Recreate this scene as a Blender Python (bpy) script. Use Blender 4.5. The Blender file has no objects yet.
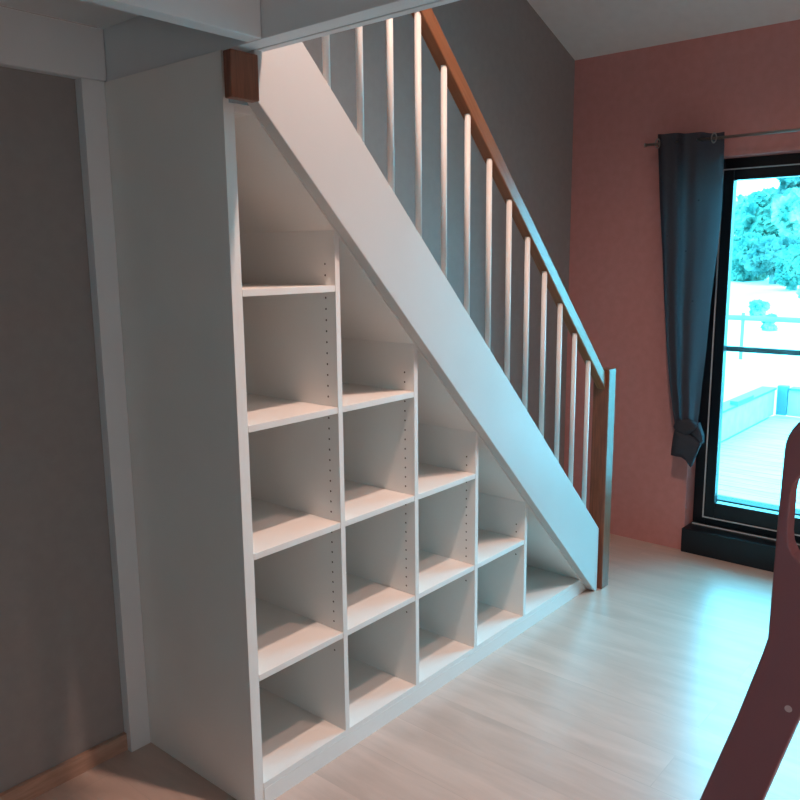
import bpy, bmesh, math, random
from mathutils import Vector, Matrix, noise
random.seed(7)
S = bpy.context.scene
COL = S.collection

# ------------------------------------------------------------ helpers
def link(o, parent=None):
    COL.objects.link(o)
    if parent: o.parent = parent
    return o
def obj(name, bm, mats, parent=None, smooth=False):
    me = bpy.data.meshes.new(name)
    bmesh.ops.recalc_face_normals(bm, faces=bm.faces[:])
    bm.to_mesh(me); bm.free()
    for m in (mats if isinstance(mats, (list, tuple)) else [mats]): me.materials.append(m)
    if smooth:
        for p in me.polygons: p.use_smooth = True
    o = bpy.data.objects.new(name, me)
    return link(o, parent)
def tag(o, label=None, cat=None, group=None, kind=None):
    if label: o['label'] = label
    if cat: o['category'] = cat
    if group: o['group'] = group
    if kind: o['kind'] = kind
    return o
def empty(name, label, cat, loc=(0, 0, 0), group=None):
    o = bpy.data.objects.new(name, None); o.empty_display_size = .1
    o.location = loc
    link(o); return tag(o, label, cat, group)
def struct(name, bm, m, smooth=False):
    return tag(obj(name, bm, m, None, smooth), kind='structure')
def add_box(bm, x0, x1, y0, y1, z0, z1, bev=0.0, mi=0):
    vs = [bm.verts.new((x, y, z)) for x in (x0, x1) for y in (y0, y1) for z in (z0, z1)]
    fs = [bm.faces.new([vs[i] for i in f]) for f in ((0,1,3,2),(4,6,7,5),(0,4,5,1),(2,3,7,6),(0,2,6,4),(1,5,7,3))]
    for f in fs: f.material_index = mi
    if bev:
        es = list({e for f in fs for e in f.edges})
        bmesh.ops.bevel(bm, geom=es, offset=bev, segments=2, affect='EDGES', profile=.5)
def bx(x0, x1, y0, y1, z0, z1, bev=0.0):
    bm = bmesh.new(); add_box(bm, x0, x1, y0, y1, z0, z1, bev); return bm
def add_prism(bm, pts, a, b, axis='y', bev=0.0):
    """polygon pts in the plane across axis, extruded from a to b"""
    def P(u, v, w):
        return {'y': (u, w, v), 'x': (w, u, v), 'z': (u, v, w)}[axis]
    A = [bm.verts.new(P(u, v, a)) for u, v in pts]; B = [bm.verts.new(P(u, v, b)) for u, v in pts]
    n = len(pts)
    fs = [bm.faces.new(A), bm.faces.new(B)] + [bm.faces.new((A[i], A[(i+1) % n], B[(i+1) % n], B[i])) for i in range(n)]
    if bev:
        es = list({e for f in fs for e in f.edges})
        bmesh.ops.bevel(bm, geom=es, offset=bev, segments=2, affect='EDGES', profile=.5)
def prism(pts, a, b, axis='y', bev=0.0):
    bm = bmesh.new(); add_prism(bm, pts, a, b, axis, bev); return bm
def add_tube(bm, a, b, r, seg=16, r2=None, cap=True):
    a, b = Vector(a), Vector(b); r2 = r if r2 is None else r2
    d = (b - a).normalized()
    u = d.orthogonal().normalized(); v = d.cross(u)
    A = [bm.verts.new(a + (u*math.cos(t) + v*math.sin(t))*r) for t in (2*math.pi*i/seg for i in range(seg))]
    B = [bm.verts.new(b + (u*math.cos(t) + v*math.sin(t))*r2) for t in (2*math.pi*i/seg for i in range(seg))]
    for i in range(seg):
        f = bm.faces.new((A[i], A[(i+1) % seg], B[(i+1) % seg], B[i])); f.smooth = True
    if cap: bm.faces.new(A); bm.faces.new(B)

# ------------------------------------------------------------ materials
def principled(name, col, rough=.5, spec=.5, metal=0.0):
    m = bpy.data.materials.new(name); m.use_nodes = True
    b = m.node_tree.nodes['Principled BSDF']
    b.inputs['Base Color'].default_value = (*col, 1)
    b.inputs['Roughness'].default_value = rough
    b.inputs['Metallic'].default_value = metal
    b.inputs['Specular IOR Level'].default_value = spec
    return m
def N(m, t, **kw):
    n = m.node_tree.nodes.new(t)
    for k, v in kw.items(): setattr(n, k, v)
    return n
def L(m, a, b): m.node_tree.links.new(a, b)
def textured(name, c1, c2, rough=.5, scale=8.0, stretch=(1, 1, 1), bump=.0, detail=4, spec=.5):
    """two close tones mixed by noise, with a light bump"""
    m = principled(name, c1, rough, spec); b = m.node_tree.nodes['Principled BSDF']
    tc = N(m, 'ShaderNodeTexCoord'); mp = N(m, 'ShaderNodeMapping'); mp.inputs['Scale'].default_value = stretch
    nz = N(m, 'ShaderNodeTexNoise'); nz.inputs['Scale'].default_value = scale; nz.inputs['Detail'].default_value = detail
    rp = N(m, 'ShaderNodeValToRGB')
    rp.color_ramp.elements[0].position = .35; rp.color_ramp.elements[0].color = (*c1, 1)
    rp.color_ramp.elements[1].position = .65; rp.color_ramp.elements[1].color = (*c2, 1)
    L(m, tc.outputs['Object'], mp.inputs['Vector']); L(m, mp.outputs[0], nz.inputs['Vector'])
    L(m, nz.outputs['Fac'], rp.inputs['Fac']); L(m, rp.outputs[0], b.inputs['Base Color'])
    if bump:
        bp = N(m, 'ShaderNodeBump'); bp.inputs['Strength'].default_value = bump; bp.inputs['Distance'].default_value = .002
        L(m, nz.outputs['Fac'], bp.inputs['Height']); L(m, bp.outputs[0], b.inputs['Normal'])
    return m

white = textured('white_lacquer', (.60, .59, .575), (.625, .615, .60), .38, 3)
white_board = textured('white_melamine', (.83, .80, .76), (.86, .83, .79), .45, 4)
white_paint = textured('white_painted_timber', (.70, .72, .73), (.75, .77, .78), .5, 3, (1, 1, .3))
ceil_m = textured('white_ceiling_paint', (.76, .74, .72), (.79, .77, .75), .9, 20, bump=.1)
grey_wall = textured('grey_wall_paint', (.295, .276, .268), (.312, .292, .284), .85, 25, bump=.15)
pink_wall = textured('old_pink_wall_paint', (.55, .235, .215), (.585, .255, .235), .85, 25, bump=.15)
hole_m = principled('shelf_pin_hole', (.09, .06, .045), .8)
wood = textured('oiled_beech', (.27, .10, .042), (.35, .138, .062), .35, 6, (1, 1, 1))
_mp = [n for n in wood.node_tree.nodes if n.type == 'MAPPING'][0]
_mp.vector_type = 'TEXTURE'; _mp.inputs['Rotation'].default_value = (0, math.radians(45), 0); _mp.inputs['Scale'].default_value = (1.2, .08, .08)
newel_wood = textured('beech_newel', (.17, .055, .028), (.26, .09, .045), .35, 9, (14, 14, 1))
skirt_m = textured('skirting_foil', (.40, .24, .17), (.50, .31, .23), .5, 12, (1, 1, 8))
frame_m = principled('anthracite_frame', (.006, .011, .016), .3, .35)
bar_m = principled('guard_bar_metal', (.05, .075, .08), .5)
thresh_m = principled('threshold_metal', (.004, .009, .013), .6, .3)
highlight_m = principled('pale_highlight', (.55, .60, .62), .35)  # pale tone painted in for the bright highlights on the dark frame
steel = principled('brushed_steel', (.45, .40, .36), .35, metal=1)
dark_steel = principled('eyelet_metal', (.35, .33, .31), .3, metal=1)
ladder_m = textured('dusky_pink_lacquer', (.33, .13, .145), (.35, .14, .155), .38, 5)
screw_m = principled('screw_head', (.85, .66, .66), .4)

def fabric():
    m = principled('dark_grey_dotted_fabric', (.075, .078, .09), .95, .1); b = m.node_tree.nodes['Principled BSDF']
    tc = N(m, 'ShaderNodeTexCoord'); mp = N(m, 'ShaderNodeMapping'); mp.inputs['Scale'].default_value = (0, 14, 13)
    L(m, tc.outputs['Object'], mp.inputs['Vector'])
    v = N(m, 'ShaderNodeTexVoronoi'); v.inputs['Scale'].default_value = 1; v.inputs['Randomness'].default_value = .75
    L(m, mp.outputs[0], v.inputs['Vector'])
    lt = N(m, 'ShaderNodeMath', operation='LESS_THAN'); lt.inputs[1].default_value = .06
    L(m, v.outputs['Distance'], lt.inputs[0])
    nz = N(m, 'ShaderNodeTexNoise'); nz.inputs['Scale'].default_value = 300
    L(m, tc.outputs['Object'], nz.inputs['Vector'])
    mix = N(m, 'ShaderNodeMix', data_type='RGBA')
    mix.inputs[6].default_value = (.05, .052, .062, 1); mix.inputs[7].default_value = (.004, .004, .006, 1)
    L(m, lt.outputs[0], mix.inputs['Factor']); L(m, mix.outputs[2], b.inputs['Base Color'])
    bp = N(m, 'ShaderNodeBump'); bp.inputs['Strength'].default_value = .2; bp.inputs['Distance'].default_value = .001
    L(m, nz.outputs['Fac'], bp.inputs['Height']); L(m, bp.outputs[0], b.inputs['Normal'])
    tl = N(m, 'ShaderNodeBsdfTranslucent'); tl.inputs[0].default_value = (.30, .31, .36, 1)
    ms = N(m, 'ShaderNodeMixShader'); ms.inputs[0].default_value = .12
    out = m.node_tree.nodes['Material Output']
    L(m, b.outputs[0], ms.inputs[1]); L(m, tl.outputs[0], ms.inputs[2]); L(m, ms.outputs[0], out.inputs['Surface'])
    return m
curtain_m = fabric()

def laminate():
    m = principled('pale_oak_laminate', (.6, .5, .42), .3, .9); b = m.node_tree.nodes['Principled BSDF']
    tc = N(m, 'ShaderNodeTexCoord')
    mp = N(m, 'ShaderNodeMapping'); mp.inputs['Rotation'].default_value = (0, 0, math.pi/2)
    L(m, tc.outputs['Object'], mp.inputs['Vector'])
    br = N(m, 'ShaderNodeTexBrick')
    br.inputs['Color1'].default_value = (.0, .0, .0, 1); br.inputs['Color2'].default_value = (1, 1, 1, 1)
    br.inputs['Mortar'].default_value = (.5, .5, .5, 1)
    br.inputs['Scale'].default_value = 1; br.inputs['Brick Width'].default_value = 1.28
    br.inputs['Row Height'].default_value = .193; br.inputs['Mortar Size'].default_value = .0012
    br.offset = .37; br.inputs['Mortar Smooth'].default_value = .2
    L(m, mp.outputs[0], br.inputs['Vector'])
    m2 = N(m, 'ShaderNodeMapping'); m2.inputs['Scale'].default_value = (9, 1.3, 1)
    L(m, tc.outputs['Object'], m2.inputs['Vector'])
    wob = N(m, 'ShaderNodeMix', data_type='RGBA', blend_type='ADD'); wob.inputs['Factor'].default_value = 1
    L(m, m2.outputs[0], wob.inputs[6]); 
    sc = N(m, 'ShaderNodeVectorMath', operation='SCALE'); sc.inputs['Scale'].default_value = 6
    L(m, br.outputs['Color'], sc.inputs[0]); L(m, sc.outputs[0], wob.inputs[7])
    nz = N(m, 'ShaderNodeTexNoise'); nz.inputs['Scale'].default_value = 1.6; nz.inputs['Detail'].default_value = 6; nz.inputs['Roughness'].default_value = .6
    nz.inputs['Distortion'].default_value = .4
    L(m, wob.outputs[2], nz.inputs['Vector'])
    rp = N(m, 'ShaderNodeValToRGB')
    rp.color_ramp.elements[0].position = .3; rp.color_ramp.elements[0].color = (.50, .375, .315, 1)
    rp.color_ramp.elements[1].position = .7; rp.color_ramp.elements[1].color = (.645, .485, .41, 1)
    L(m, nz.outputs['Fac'], rp.inputs['Fac'])
    tone = N(m, 'ShaderNodeMix', data_type='RGBA', blend_type='MULTIPLY'); tone.inputs['Factor'].default_value = 1
    tr = N(m, 'ShaderNodeValToRGB')
    tr.color_ramp.elements[0].color = (.93, .93, .93, 1); tr.color_ramp.elements[1].color = (1, 1, 1, 1)
    L(m, br.outputs['Color'], tr.inputs['Fac'])
    L(m, rp.outputs[0], tone.inputs[6]); L(m, tr.outputs[0], tone.inputs[7])
    seam = N(m, 'ShaderNodeMix', data_type='RGBA'); seam.inputs[7].default_value = (.33, .25, .2, 1)
    sf = N(m, 'ShaderNodeMath', operation='MULTIPLY'); sf.inputs[1].default_value = .3
    L(m, br.outputs['Fac'], sf.inputs[0]); L(m, sf.outputs[0], seam.inputs['Factor'])
    L(m, tone.outputs[2], seam.inputs[6])
    L(m, seam.outputs[2], b.inputs['Base Color'])
    rr = N(m, 'ShaderNodeMapRange'); rr.inputs['To Min'].default_value = .26; rr.inputs['To Max'].default_value = .36
    L(m, nz.outputs['Fac'], rr.inputs['Value']); L(m, rr.outputs[0], b.inputs['Roughness'])
    bp = N(m, 'ShaderNodeBump'); bp.inputs['Strength'].default_value = .15; bp.inputs['Distance'].default_value = .001
    L(m, nz.outputs['Fac'], bp.inputs['Height']); L(m, bp.outputs[0], b.inputs['Normal'])
    return m
floor_m = laminate()

def glass():
    m = bpy.data.materials.new('window_glass'); m.use_nodes = True; nt = m.node_tree; nt.nodes.clear()
    o = N(m, 'ShaderNodeOutputMaterial'); mix = N(m, 'ShaderNodeMixShader')
    t = N(m, 'ShaderNodeBsdfTransparent'); t.inputs[0].default_value = (.93, .97, .97, 1)
    g = N(m, 'ShaderNodeBsdfGlossy'); g.inputs['Roughness'].default_value = .02
    f = N(m, 'ShaderNodeFresnel'); f.inputs[0].default_value = 1.25
    L(m, f.outputs[0], mix.inputs[0]); L(m, t.outputs[0], mix.inputs[1]); L(m, g.outputs[0], mix.inputs[2]); L(m, mix.outputs[0], o.inputs[0])
    return m
glass_m = glass()

# ------------------------------------------------------------ the room
YW = .556      # grey wall behind the stairs
XW = 2.72      # pink wall with the balcony door
XB, YB = -3.6, -4.6
ZT = 3.9
def ceil_z(x): return 2.548 + .385*(XW - x)
struct('floor', bx(XB-.2, XW+.13, YB-.2, YW+.2, -.12, 0), floor_m)
# grey wall, with the sloping ceiling line on top
XR = -.75
struct('wall_left', prism([(XB-.2, -.1), (XW+.3, -.1), (XW+.3, 4.2), (XB-.2, 4.2)], YW, YW+.2), grey_wall)
# pink wall with the door opening
DY0, DY1, DZ = -1.30, -.155, 1.992
bm = bmesh.new()
add_box(bm, XW, XW+.3, DY1, YW, -.1, 4.2); add_box(bm, XW, XW+.3, YB-.2, DY0, -.1, 4.2); add_box(bm, XW, XW+.3, DY0, DY1, DZ, 4.2)
struct('wall_right', bm, pink_wall)
# near walls, outside the picture
struct('wall_front', bx(XB-.2, XW, YB-.2, YB, -.1, 4.2), ceil_m)
struct('wall_back', bx(XB-.2, XB, YB, YW, -.1, 4.2), ceil_m)
# ceiling: the roof slope, coming down to the pink wall, then level
zr = ceil_z(XR)
struct('ceiling', prism([(XW, ceil_z(XW)), (XR, zr), (XB, zr), (XB, zr+.2), (XR, zr+.2), (XW, ceil_z(XW)+.2)], YB, YW), ceil_m)
struct('baseboard_left', bx(XB, -.1, YW-.016, YW, 0, .058, .002), skirt_m)

# ------------------------------------------------------------ balcony door (structure)
FX0, FX1 = 2.835, 2.872
door = tag(bpy.data.objects.new('door_1', None), kind='structure'); COL.objects.link(door); door.location = (2.87, (DY0+DY1)/2, 0)
def dpart(name, bm, m):
    o = obj(name, bm, m, door); o.matrix_parent_inverse = door.matrix_world.inverted(); 
    o.location = (-door.location.x, -door.location.y, 0); return o
def ring(bm, x0, x1, y0, y1, z0, z1, w, wb=None, wt=None, bev=.003):
    wb = wb or w; wt = wt or w
    add_box(bm, x0, x1, y0, y0+w, z0, z1, bev); add_box(bm, x0, x1, y1-w, y1, z0, z1, bev)
    add_box(bm, x0, x1, y0+w, y1-w, z0, z0+wb, bev); add_box(bm, x0, x1, y0+w, y1-w, z1-wt, z1, bev)
bm = bmesh.new(); ring(bm, FX0, FX1+.006, DY0, DY1, .13, DZ, .062, .045, .055)
dpart('door_frame', bm, frame_m)
bm = bmesh.new(); ring(bm, FX0-.012, FX1, DY0+.062, DY1-.062, .175, DZ-.055, .05, .08, .05)
dpart('sash_frame', bm, frame_m)
bm = bmesh.new(); ring(bm, FX0-.017, FX0-.01, DY0+.056, DY1-.056, .168, DZ-.05, .005, .005, .005, 0)
dpart('seal_highlight', bm, highlight_m)  # seal line kept pale to draw the highlight along the sash
dpart('guard_bar', bx(2.955, 2.98, DY0, DY1, 1.036, 1.064, .004), bar_m)
dpart('glass', bx(2.8785, 2.8835, DY0+.10, DY1-.10, .24, DZ-.09), glass_m)
dpart('sill', bx(2.695, FX1+.1, DY0, DY1+.004, 0, .128, .004), frame_m)
dpart('outer_threshold', bx(2.93, 3.02, DY0, DY1, .129, .245, .004), thresh_m)
dpart('sill_highlight', bx(2.80, 2.806, DY0+.01, DY1-.012, .127, .1335), highlight_m)  # thin pale strip standing in for the highlight along the sill

# ------------------------------------------------------------ bookcase under the stairs
W, T = .35, .0182
Z = [.0706, .4002, .7518, 1.1019, 1.4538]
SU = 1.940          # x + z on the underside of the sloping board
DEP = .50
bc = empty('under_stair_bookcase', 'white stepped bookcase with square open compartments built in under the stairs', 'bookcase')
obj('outer_side_panel', bx(-.0344, -.0172, 0, YW-.001, 0, 2.018, .001), white_board, bc)
obj('side_panel', bx(-.0168, 0, .0015, .515, 0, 1.902, .001), white_board, bc)
def divider(k):
    x1 = W*k; x0 = x1 - T
    bm = prism([(x0, Z[0]), (x1, Z[0]), (x1, SU-x1-.001), (x0, SU-x0-.001)], 0, DEP, 'y')
    top = SU - x1 - .06
    z = .33
    while z < top:
        for x, s in ((x0, -1), (x1, 1)):
            for y in (.040,):
                c = bmesh.ops.create_circle(bm, cap_ends=True, segments=10, radius=.0032,
                        matrix=Matrix.Translation((x + s*.0002, y, z)) @ Matrix.Rotation(math.pi/2, 4, 'Y'))
                for v in c['verts']:
                    for f in v.link_faces: f.material_index = 1
        z += .032
    o = obj('divider', bm, [white_board, hole_m], bc)
for k in range(1, 5): divider(k)
for k in range(4):
    for j in range(1, 5-k):
        x0 = W*k + .0004; x1 = W*(k+1) - T - .0004
        obj('shelf', bx(x0, x1, .001, DEP, Z[j]-T, Z[j], .0008), white_board, bc)
obj('base_board', prism([(0, Z[0]-T), (SU-Z[0]+T, Z[0]-T), (SU-Z[0], Z[0]), (0, Z[0])], .0005, DEP), white_board, bc)
obj('plinth', prism([(0, 0), (SU, 0), (SU-Z[0]+T, Z[0]-T-.0008), (0, Z[0]-T-.0008)], .0, .018), white_board, bc)
obj('back_panel', prism([(0, 0), (SU, 0), (.04, SU-.04), (0, SU-.04)], DEP, DEP+.006), white_board, bc)
obj('top_board', bx(0, .0575, 0, DEP, 1.882, 1.902, .0008), white_board, bc)
obj('sloping_board', prism([(.058, SU-.058), (SU, 0), (SU+.022, 0), (.058, SU-.036)], .0, DEP+.01), white_board, bc)

# ------------------------------------------------------------ staircase
st = empty('staircase', 'white straight staircase with wooden handrail and round white balusters rising over the bookcase', 'staircase', (1.96, 0, 0))
def sp(name, bm, m, smooth=False):
    o = obj(name, bm, m, st, smooth); o.location = (-1.96, 0, 0); return o
SY0, SY1 = -.040, -.001
US, TS = 1.945, 2.265
sp('stringer', prism([(.034, US-.034), (US, 0), (1.966, 0), (1.966, TS-1.966), (.13, TS-.13), (.034, TS-.13)], SY0, SY1, 'y', .0025), white)
sp('wall_stringer', prism([(.07, US-.02), (US+.05, 0), (2.05, 0), (2.05, TS-2.05), (.15, TS-.15), (.07, TS-.15)], YW-.034, YW-.002, 'y', .002), white)
for k in range(1, 10):
    z = .205*k; nx = 2.16 - z
    sp('tread', bx(max(nx-.185, .04), nx, .0, YW-.036, z-.03, z, .004), wood)
# newel posts, front face a little proud of the stringer
sp('newel_post', bx(1.984, 2.052, -.055, .022, 0, 1.032, .003), newel_wood)
sp('upper_newel_post', bx(-.050, .033, -.055, -.026, 1.903, 2.010, .003), newel_wood)
RT, RB = 2.994, 2.925
RY0, RY1 = -.040, .002
sp('handrail', prism([(.34, RB-.34), (1.984, RB-1.984), (1.984, RT-1.984), (.34, RT-.34)], RY0, RY1, 'y', .004), wood)
for k in range(13):
    x = .2945 + .129*k
    bm = bmesh.new()
    zt = min(RB - x + .004, 2.6); zb = TS - x - .006
    add_tube(bm, (x, -.0225, zb), (x, -.0225, zt), .0102, 20)
    sp('baluster', bm, white_board)

# ------------------------------------------------------------ loft platform
lf = empty('loft_platform', 'white timber loft platform on a wall post, overhead at the upper left', 'loft platform', (-.06, .535, 0))
def lp(name, bm, m=white_paint):
    o = obj(name, bm, m, lf); o.location = (.06, -.535, 0); return o
LZ = 2.02
lp('post', bx(-.104, -.0352, .518, YW-.001, 0, LZ-.001, .002))
lp('wall_beam', bx(-3.5, -.027, .520, YW-.001, LZ, 2.158, .002))
lp('edge_beam', bx(-.025, .026, -1.5, YW-.001, LZ, 2.2, .002))
lp('front_beam', bx(-3.5, -.027, -.140, -.092, LZ, 2.177, .002))
lp('edge_trim', bx(.037, .060, -1.5, -.045, LZ+.002, 2.2, .002))
lp('platform_board', bx(-3.5, -.027, -.090, .519, 2.158, 2.18, .001))
lp('platform_board', bx(-3.5, -.027, -1.5, -.141, 2.178, 2.2, .001))
lp('far_post', bx(-3.57, -3.502, -.14, -.07, 0, 2.2, .002))

# ------------------------------------------------------------ curtain and rod
CX = 2.625
def lerp_tab(tab, z):
    for (z0, v0), (z1, v1) in zip(tab, tab[1:]):
        if z0 >= z >= z1:
            t = (z0 - z)/(z0 - z1); return v0 + (v1 - v0)*t
    return tab[-1][1] if z < tab[-1][0] else tab[0][1]
LEFT = [(2.118, .055), (1.80, .026), (1.556, .0), (1.31, -.022), (1.06, -.048), (.91, -.071), (.76, -.100), (.67, -.120)]
RIGHT = [(2.118, -.273), (1.79, -.270), (1.553, -.262), (1.316, -.248), (1.07, -.242), (.92, -.233), (.77, -.228), (.67, -.222)]
cur = empty('eyelet_curtain', 'dark grey dotted eyelet curtain knotted at the bottom, beside the balcony door', 'curtain', (CX, -.11, 0))
def cp(name, bm, m, smooth=True, parent=None):
    o = obj(name, bm, m, parent or cur, smooth); o.location = (-CX, .11, 0); return o
bm = bmesh.new(); NU, NV = 110, 60; grid = []
def sstep(a, b, t):
    t = max(0, min(1, (t-a)/(b-a))); return t*t*(3-2*t)
for j in range(NV+1):
    z = 2.112 - (2.112-.665)*j/NV; v = j/NV
    l, r = lerp_tab(LEFT, z), lerp_tab(RIGHT, z) + .012
    row = []
    for i in range(NU+1):
        u = i/NU
        ph = 2*math.pi*(2.9*u + .02 + .12*math.sin(2.6*v)*(1-u))
        top = max(0, 1 - v*4)
        amp = (.009 + .010*top)*(1 - .6*sstep(.55, .8, u)); turn = sstep(.50, 1.0, u)*(.5 + .5*min(1, v*4))*(1-.45*v)
        x = CX - .020 + amp*math.cos(ph) + .065*turn + .026*sstep(.12, 0, u) + .004*math.sin(16*u + 3*v)
        y = l + (r - l)*u - .018*turn
        row.append(bm.verts.new((x, y, z - (.022*u if j == 0 else 0) + (.004*math.cos(ph) if j == 0 else 0))))
    grid.append(row)
for j in range(NV):
    for i in range(NU): bm.faces.new((grid[j][i], grid[j][i+1], grid[j+1][i+1], grid[j+1][i]))
c = cp('fabric', bm, curtain_m)
# the knot and the tail hanging from it
def folded(poly, x0, x1, bulge, bev=.004):
    """a cloth bundle: outline in (y, z), front face pushed out towards a ridge point"""
    bm = bmesh.new(); n = len(poly)
    cy = sum(p[0] for p in poly)/n; cz = sum(p[1] for p in poly)/n
    A = [bm.verts.new((x0, y, z)) for y, z in poly]; B = [bm.verts.new((x1, cy+(y-cy)*.93, cz+(z-cz)*.95)) for y, z in poly]
    R1 = [bm.verts.new((x0 - bulge, cy+(y-cy)*.62, cz+(z-cz)*.70)) for y, z in poly]
    top = bm.verts.new((x0 - bulge*1.15, cy, cz))
    for i in range(n):
        k = (i+1) % n
        bm.faces.new((A[i], A[k], R1[k], R1[i])); bm.faces.new((R1[i], R1[k], top)); bm.faces.new((A[i], A[k], B[k], B[i]))
    bm.faces.new(B)
    return bm
def cloth_part(name, bm):
    o = cp(name, bm, curtain_m, True)
    m = o.modifiers.new('soft', 'SUBSURF'); m.levels = 2; m.render_levels = 2
    for e in o.data.edges: pass
    bm = bmesh.new(); bm.from_mesh(o.data); cl = bm.edges.layers.float.new('crease_edge')
    for e in bm.edges: e[cl] = .55
    bm.to_mesh(o.data); bm.free()
    return o
cloth_part('tail', folded([(-.122, .668), (-.114, .611), (-.108, .530), (-.135, .527), (-.163, .528), (-.192, .511), (-.213, .480), (-.226, .525), (-.256, .606), (-.226, .634), (-.193, .650), (-.155, .668)], CX-.022, CX+.02, .016))
cloth_part('tail_fold', folded([(-.150, .672), (-.193, .655), (-.235, .628), (-.258, .604), (-.257, .644), (-.230, .712), (-.205, .690)], CX-.008, CX+.034, .006))
cloth_part('knot', folded([(-.126, .712), (-.116, .680), (-.13, .655), (-.18, .640), (-.222, .668), (-.234, .700), (-.20, .722), (-.16, .728)], CX-.026, CX+.022, .010))
for y in (.035, -.235):
    bm = bmesh.new()
    for i in range(24):
        pass
    R0, r0, seg, s2 = .021, .004, 24, 8
    rows = []
    for i in range(seg):
        a = 2*math.pi*i/seg
        row = []
        for j in range(s2):
            b = 2*math.pi*j/s2
            rad = R0 + r0*math.cos(b)
            row.append(bm.verts.new((CX-.006 + r0*math.sin(b) - .030 + .02, y + rad*math.cos(a)*.55, 2.066 + rad*math.sin(a))))
        rows.append(row)
    for i in range(seg):
        for j in range(s2):
            bm.faces.new((rows[i][j], rows[(i+1) % seg][j], rows[(i+1) % seg][(j+1) % s2], rows[i][(j+1) % s2]))
    cp('eyelet', bm, dark_steel)
rod = empty('curtain_rod', 'thin metal curtain rod fixed to the pink wall above the balcony door', 'curtain rod', (CX, -.6, 2.066))
def rp_(name, bm, m):
    o = obj(name, bm, m, rod); o.location = (-CX, .6, -2.066); return o
bm = bmesh.new(); add_tube(bm, (CX, .105, 2.066), (CX, -1.5, 2.066), .0065, 14)
rp_('rod', bm, steel)
for y in (-.03, -1.42):
    bm = bmesh.new(); add_tube(bm, (CX, y, 2.066), (XW-.001, y, 2.066), .005, 12); add_tube(bm, (XW-.008, y, 2.066), (XW-.0005, y, 2.066), .02, 20)
    rp_('bracket', bm, steel)
bm = bmesh.new(); add_tube(bm, (CX, .100, 2.066), (CX, .108, 2.066), .009, 14); rp_('end_cap', bm, steel)

# ------------------------------------------------------------ ladder in the foreground
lx = -.35
lad = empty('ladder', 'dusky pink painted wooden ladder side with slotted rounded handle in the right foreground', 'ladder', (lx, -1.3, 0))
def arc(cy, cz, r, a0, a1, n):
    return [(cy + r*math.cos(math.radians(a0 + (a1-a0)*i/n)), cz + r*math.sin(math.radians(a0 + (a1-a0)*i/n))) for i in range(n+1)]
TH = .028
# outer outline in (y, z): left edge of the handle, rounded top, right edge, slanting leg to the floor
left = [(-1.381, 1.311), (-1.3795, 1.23), (-1.379, 1.16), (-1.3785, 1.083), (-1.374, 1.062), (-1.349, .966), (-1.312, .839)]
sl = (1.312 - 1.349)/(.839 - .966)         # dy/dz of the leg
sl = (-1.312 + 1.349)/(.839 - .966)
left.append((-1.312 + sl*(0-.839), 0))
w = .0865
right_low = [(-1.312 + sl*(0-.839) - w, 0), (-1.4205, 1.0), (-1.468, 1.09), (-1.481, 1.15), (-1.481, 1.311)]
top = arc(-1.431, 1.311, .05, 180, 0, 18)
outline = left + right_low + top[1:-1]
bm = bmesh.new()
outer = [bm.verts.new((lx, y, z)) for y, z in outline]
sx0, sx1 = -1.466, -1.3915
slot = arc((sx0+sx1)/2, 1.212, (sx1-sx0)/2, 180, 360, 10) + arc((sx0+sx1)/2, 1.262, (sx1-sx0)/2, 0, 180, 10)
inner = [bm.verts.new((lx, y, z)) for y, z in slot]
eo = [bm.edges.new((outer[i], outer[(i+1) % len(outer)])) for i in range(len(outer))]
ei = [bm.edges.new((inner[i], inner[(i+1) % len(inner)])) for i in range(len(inner))]
g = bmesh.ops.triangle_fill(bm, use_beauty=True, edges=eo+ei)
faces = [f for f in bm.faces]
ext = bmesh.ops.extrude_face_region(bm, geom=faces)
bmesh.ops.translate(bm, vec=(TH, 0, 0), verts=[v for v in ext['geom'] if isinstance(v, bmesh.types.BMVert)])
o = obj('side_rail', bm, ladder_m, lad); o.location = (-lx, 1.3, 0)
bv = o.modifiers.new('round', 'BEVEL'); bv.width = .0022; bv.segments = 3; bv.limit_method = 'ANGLE'; bv.angle_limit = math.radians(50)
bm = bmesh.new(); add_tube(bm, (lx-.0006, -1.407, 1.003), (lx+.003, -1.407, 1.003), .0042, 16)
o = obj('screw', bm, screw_m, lad); o.location = (-lx, 1.3, 0)
tag(o, 'small pale screw head')

# ------------------------------------------------------------ outside: balcony deck, parapet, field, fence, trees
deck_m = textured('weathered_decking', (.36, .40, .40), (.50, .55, .55), .6, 5, (8, .6, 1), bump=.3)
par_m = textured('pale_parapet_render', (.36, .42, .42), (.44, .50, .50), .8, 10)
cap_m = principled('parapet_cap', (.08, .15, .16), .5)
field_m = textured('bleached_meadow', (.50, .58, .52), (.80, .84, .80), .95, .11, (1, 1, 1), detail=6)
fence_m = principled('weathered_fence_timber', (.16, .24, .24), .8)
ZD = -.05
dk = empty('balcony_deck', 'pale wooden balcony deck of narrow boards outside the glass door', 'deck', (5, -.8, -.1))
bm = bmesh.new(); x = 3.03; nb = 0
while x < 7.1:
    add_box(bm, x, x+.118, -3.6, .60, ZD-.03, ZD, .003); x += .124
o = obj('decking', bm, deck_m, dk); o.location = (-5, .8, .1)
o = obj('substructure', bx(3.03, 7.2, -3.6, .72, ZD-.25, ZD-.031), par_m, dk); o.location = (-5, .8, .1)
pp = empty('balcony_parapet', 'low pale parapet with a darker cap around the balcony deck', 'parapet', (7.15, .6, -.05))
def ppx(name, bm, m):
    o = obj(name, bm, m, pp); o.location = (-7.15, -.6, .05); return o
ppx('side_wall', bx(3.03, 7.13, .62, .72, ZD, .205), par_m)
ppx('end_wall', bx(7.16, 7.26, -3.6, .50, ZD, .205), par_m)
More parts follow.
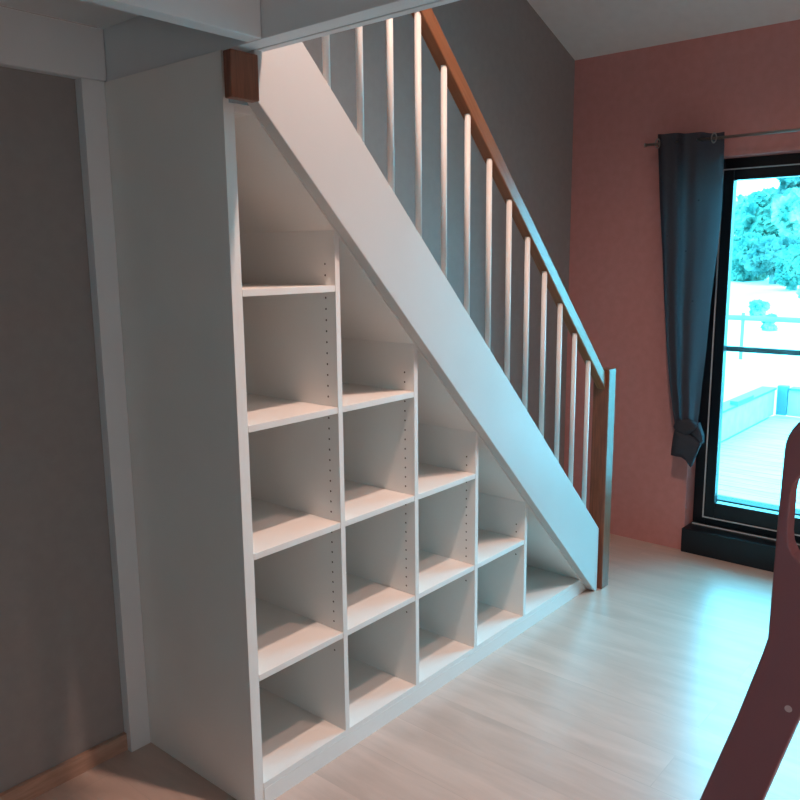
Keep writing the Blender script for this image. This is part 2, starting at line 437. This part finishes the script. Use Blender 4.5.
ppx('cap', bx(3.03, 7.12, .60, .74, .206, .228, .003), cap_m)
ppx('cap', bx(7.14, 7.28, -3.6, .49, .206, .228, .003), cap_m)
ppx('corner_post', bx(7.13, 7.21, .505, .60, ZD, .245, .004), cap_m)
ppx('cap_clamp', bx(5.9, 6.35, .59, .66, .215, .26, .004), cap_m)
# terrain
def ground_z(x, y):
    t = max(0, x - 9)
    z = -2.6 + .08*min(t, 13.5)
    if x > 22.5: z += .045*(x-22.5)
    if x > 70: z += .16*(x-70)
    return z + .35*noise.noise(Vector((x*.05, y*.05, 0)))*min(1, t/20)
bm = bmesh.new(); G = []
NX, NY = 60, 40
for i in range(NX+1):
    x = 3.0 + 137*(i/NX)**1.4; row = []
    for j in range(NY+1):
        y = -40 + 110*j/NY
        row.append(bm.verts.new((x, y, ground_z(x, y))))
    G.append(row)
for i in range(NX):
    for j in range(NY): bm.faces.new((G[i][j], G[i+1][j], G[i+1][j+1], G[i][j+1]))
o = obj('meadow', bm, field_m, None, True); tag(o, 'bleached hillside meadow rising beyond the balcony to the trees', 'meadow', kind='structure')
# fence across the meadow
fe = empty('meadow_fence', 'post and rail fence crossing the bright meadow outside', 'fence', (22, 4, -2.6))
def fpos(s): 
    x = 23.5 + 1.2*math.sin(s*.35) - .9*s*.25; y = 4.1 - 0 + s*1.0
    return x, y, ground_z(x, y)
pts = [fpos(s*1.0) for s in range(-6, 9)]
for a, b in zip(pts, pts[1:]):
    bm = bmesh.new()
    for h in (1.25, ):
        add_tube(bm, (a[0], a[1], a[2]+h), (b[0], b[1], b[2]+h), .075, 8)
    o = obj('rail', bm, fence_m, fe); o.location = (-22, -4, 2.6)
for a in pts[::2]:
    bm = bmesh.new(); add_tube(bm, (a[0], a[1], a[2]-.1), (a[0], a[1], a[2]+1.4), .05, 8)
    o = obj('fence_post', bm, fence_m, fe); o.location = (-22, -4, 2.6)
# trees
def leaf_mat(name, c1, c2):
    return textured(name, c1, c2, .9, 1.1, detail=8)
leaf = [leaf_mat('leaves_a', (.004, .06, .05), (.12, .20, .15)), leaf_mat('leaves_b', (.01, .08, .06), (.30, .36, .28)), leaf_mat('leaves_c', (.003, .045, .04), (.09, .13, .11))]
bark = principled('bark', (.10, .13, .12), .9)
def crown_bm(rad, seed):
    rnd = random.Random(seed); bm = bmesh.new()
    for k in range(11):
        a = rnd.uniform(0, 6.28); d = rnd.uniform(0, .62)*rad; h = rnd.uniform(-.5, .65)*rad
        r = rad*rnd.uniform(.32, .5)
        m0 = bmesh.ops.create_icosphere(bm, subdivisions=4, radius=r, matrix=Matrix.Translation((d*math.cos(a), d*math.sin(a), h)))
        for v in m0['verts']:
            n = noise.noise(v.co*(2.2/rad*1.6) + Vector((seed, 0, 0)))
            n2 = noise.noise(v.co*(9/rad) + Vector((seed, 5, 0)))
            c = Vector((d*math.cos(a), d*math.sin(a), h))
            n3 = noise.noise(v.co*(22/rad) + Vector((seed, 9, 0)))
            v.co = c + (v.co-c)*(1 + .35*n + .35*n2 + .35*n3)
    return bm
tree_specs = [  # x, y, crown radius, height of crown centre, leaf kind, label
 (52, 14.6, 1.9, 1.2, 0, 'bushy tree low on the hillside beside the door frame'),
 (50, 12.6, 1.7, 1.3, 2, 'dark round tree in the front row near the middle of the glass'),
 (57, 15.2, 2.1, 3.6, 0, 'tall leafy tree behind the front row, above the bushy one'),
 (54, 12.2, 2.0, 3.6, 1, 'pale speckled tree in the second row at the right picture edge'),
 (60, 17.2, 1.8, 3.6, 1, 'pale leafy tree half hidden by the left side of the door frame'),
 (62, 13.8, 2.4, 5.6, 2, 'dark tall tree highest on the hillside'),
 (46, 10.4, 1.3, 1.2, 0, 'small bushy tree in the front row cut by the right picture edge'),
 (68, 18.2, 2.2, 4.0, 0, 'distant green tree furthest back on the hillside'),
]
for i, (x, y, r, h, k, lab) in enumerate(tree_specs):
    gz = ground_z(x, y)
    t = empty('tree', lab, 'tree', (x, y, gz), 'trees on the hillside outside')
    cb = crown_bm(r, i+1); bmesh.ops.translate(cb, vec=(0, 0, h), verts=cb.verts)
    obj('crown', cb, leaf[k], t)
    bm = bmesh.new(); add_tube(bm, (0, 0, -.2), (0, 0, h), .22, 10, .12); obj('trunk', bm, bark, t)
for i, (x, y, r, lab) in enumerate([(34, 8.6, .45, 'small shrub in the bright meadow below the trees, nearer the door frame'), (31, 7.3, .35, 'smallest shrub in the bright meadow above the fence'), (36, 6.9, .8, 'leafy shrub in the meadow at the right picture edge')]):
    gz = ground_z(x, y)
    s = obj('shrub', crown_bm(r, 20+i), leaf[1], None); s.location = (x, y, gz + r*.7)
    tag(s, lab, 'shrub')

# ------------------------------------------------------------ light
wd = bpy.data.worlds.new('World'); S.world = wd; wd.use_nodes = True
bg = wd.node_tree.nodes['Background']
SKYC = (.125, .78, 1.12)
bg.inputs[0].default_value = (*SKYC, 1); bg.inputs[1].default_value = 18.5
def portal(loc, rot, sx, sy):
    l = bpy.data.lights.new('portal', 'AREA'); l.shape = 'RECTANGLE'; l.size = sx; l.size_y = sy
    l.cycles.is_portal = True
    o = bpy.data.objects.new('door_portal', l); o.location = loc; o.rotation_euler = rot; COL.objects.link(o)
portal((3.02, (DY0+DY1)/2, 1.1), (0, math.radians(90), 0), 1.85, 1.2)
def lamp(name, loc, power, col, rad):
    l = bpy.data.lights.new(name, 'POINT'); l.energy = power; l.color = col; l.shadow_soft_size = rad
    o = bpy.data.objects.new(name, l); o.location = loc; COL.objects.link(o)
def spot(name, loc, to, power, col, rad, ang, blend):
    l = bpy.data.lights.new(name, 'SPOT'); l.energy = power; l.color = col; l.shadow_soft_size = rad
    l.spot_size = math.radians(ang); l.spot_blend = blend
    o = bpy.data.objects.new(name, l); o.location = loc
    o.rotation_euler = (Vector(to)-Vector(loc)).to_track_quat('-Z', 'Y').to_euler(); COL.objects.link(o)
spot('warm_spot', (.295, -.9, 3.36), (.40, -.80, 0), 190, (1, .68, .56), .035, 134, 1.0)
spot('warm_spot', (.75, -1.35, 3.2), (.60, -.68, 0), 95, (1, .64, .52), .05, 68, 1.0)  # added fill spot without a known fixture, warms and brightens the floor
lamp('room_fill', (-1.7, -3.9, 1.15), 27, (1, .86, .83), .25)  # unseen point light added as fill for the left wall and loft

# ------------------------------------------------------------ camera
cd = bpy.data.cameras.new('camera'); cam = bpy.data.objects.new('camera', cd); COL.objects.link(cam)
yaw, pitch, roll, f = 0.867508, 0.175146, -0.009497, 800.302
F = Vector((math.sin(yaw)*math.cos(pitch), math.cos(yaw)*math.cos(pitch), -math.sin(pitch)))
Rv = Vector((math.cos(yaw), -math.sin(yaw), 0)); U = Rv.cross(F)
R2 = Rv*math.cos(roll) + U*math.sin(roll); U2 = -Rv*math.sin(roll) + U*math.cos(roll)
M = Matrix((R2, U2, -F)).transposed().to_4x4(); M.translation = Vector((-1.29893, -1.61873, 1.52754))
cam.matrix_world = M
cd.sensor_width = 36; cd.sensor_fit = 'HORIZONTAL'; cd.lens = 36*f/800; cd.clip_start = .02; cd.clip_end = 500
S.camera = cam
vs = S.view_settings
vs.view_transform = 'Standard'; vs.look = 'None'; vs.gamma = 1; vs.use_curve_mapping = False; vs.exposure = 0.0
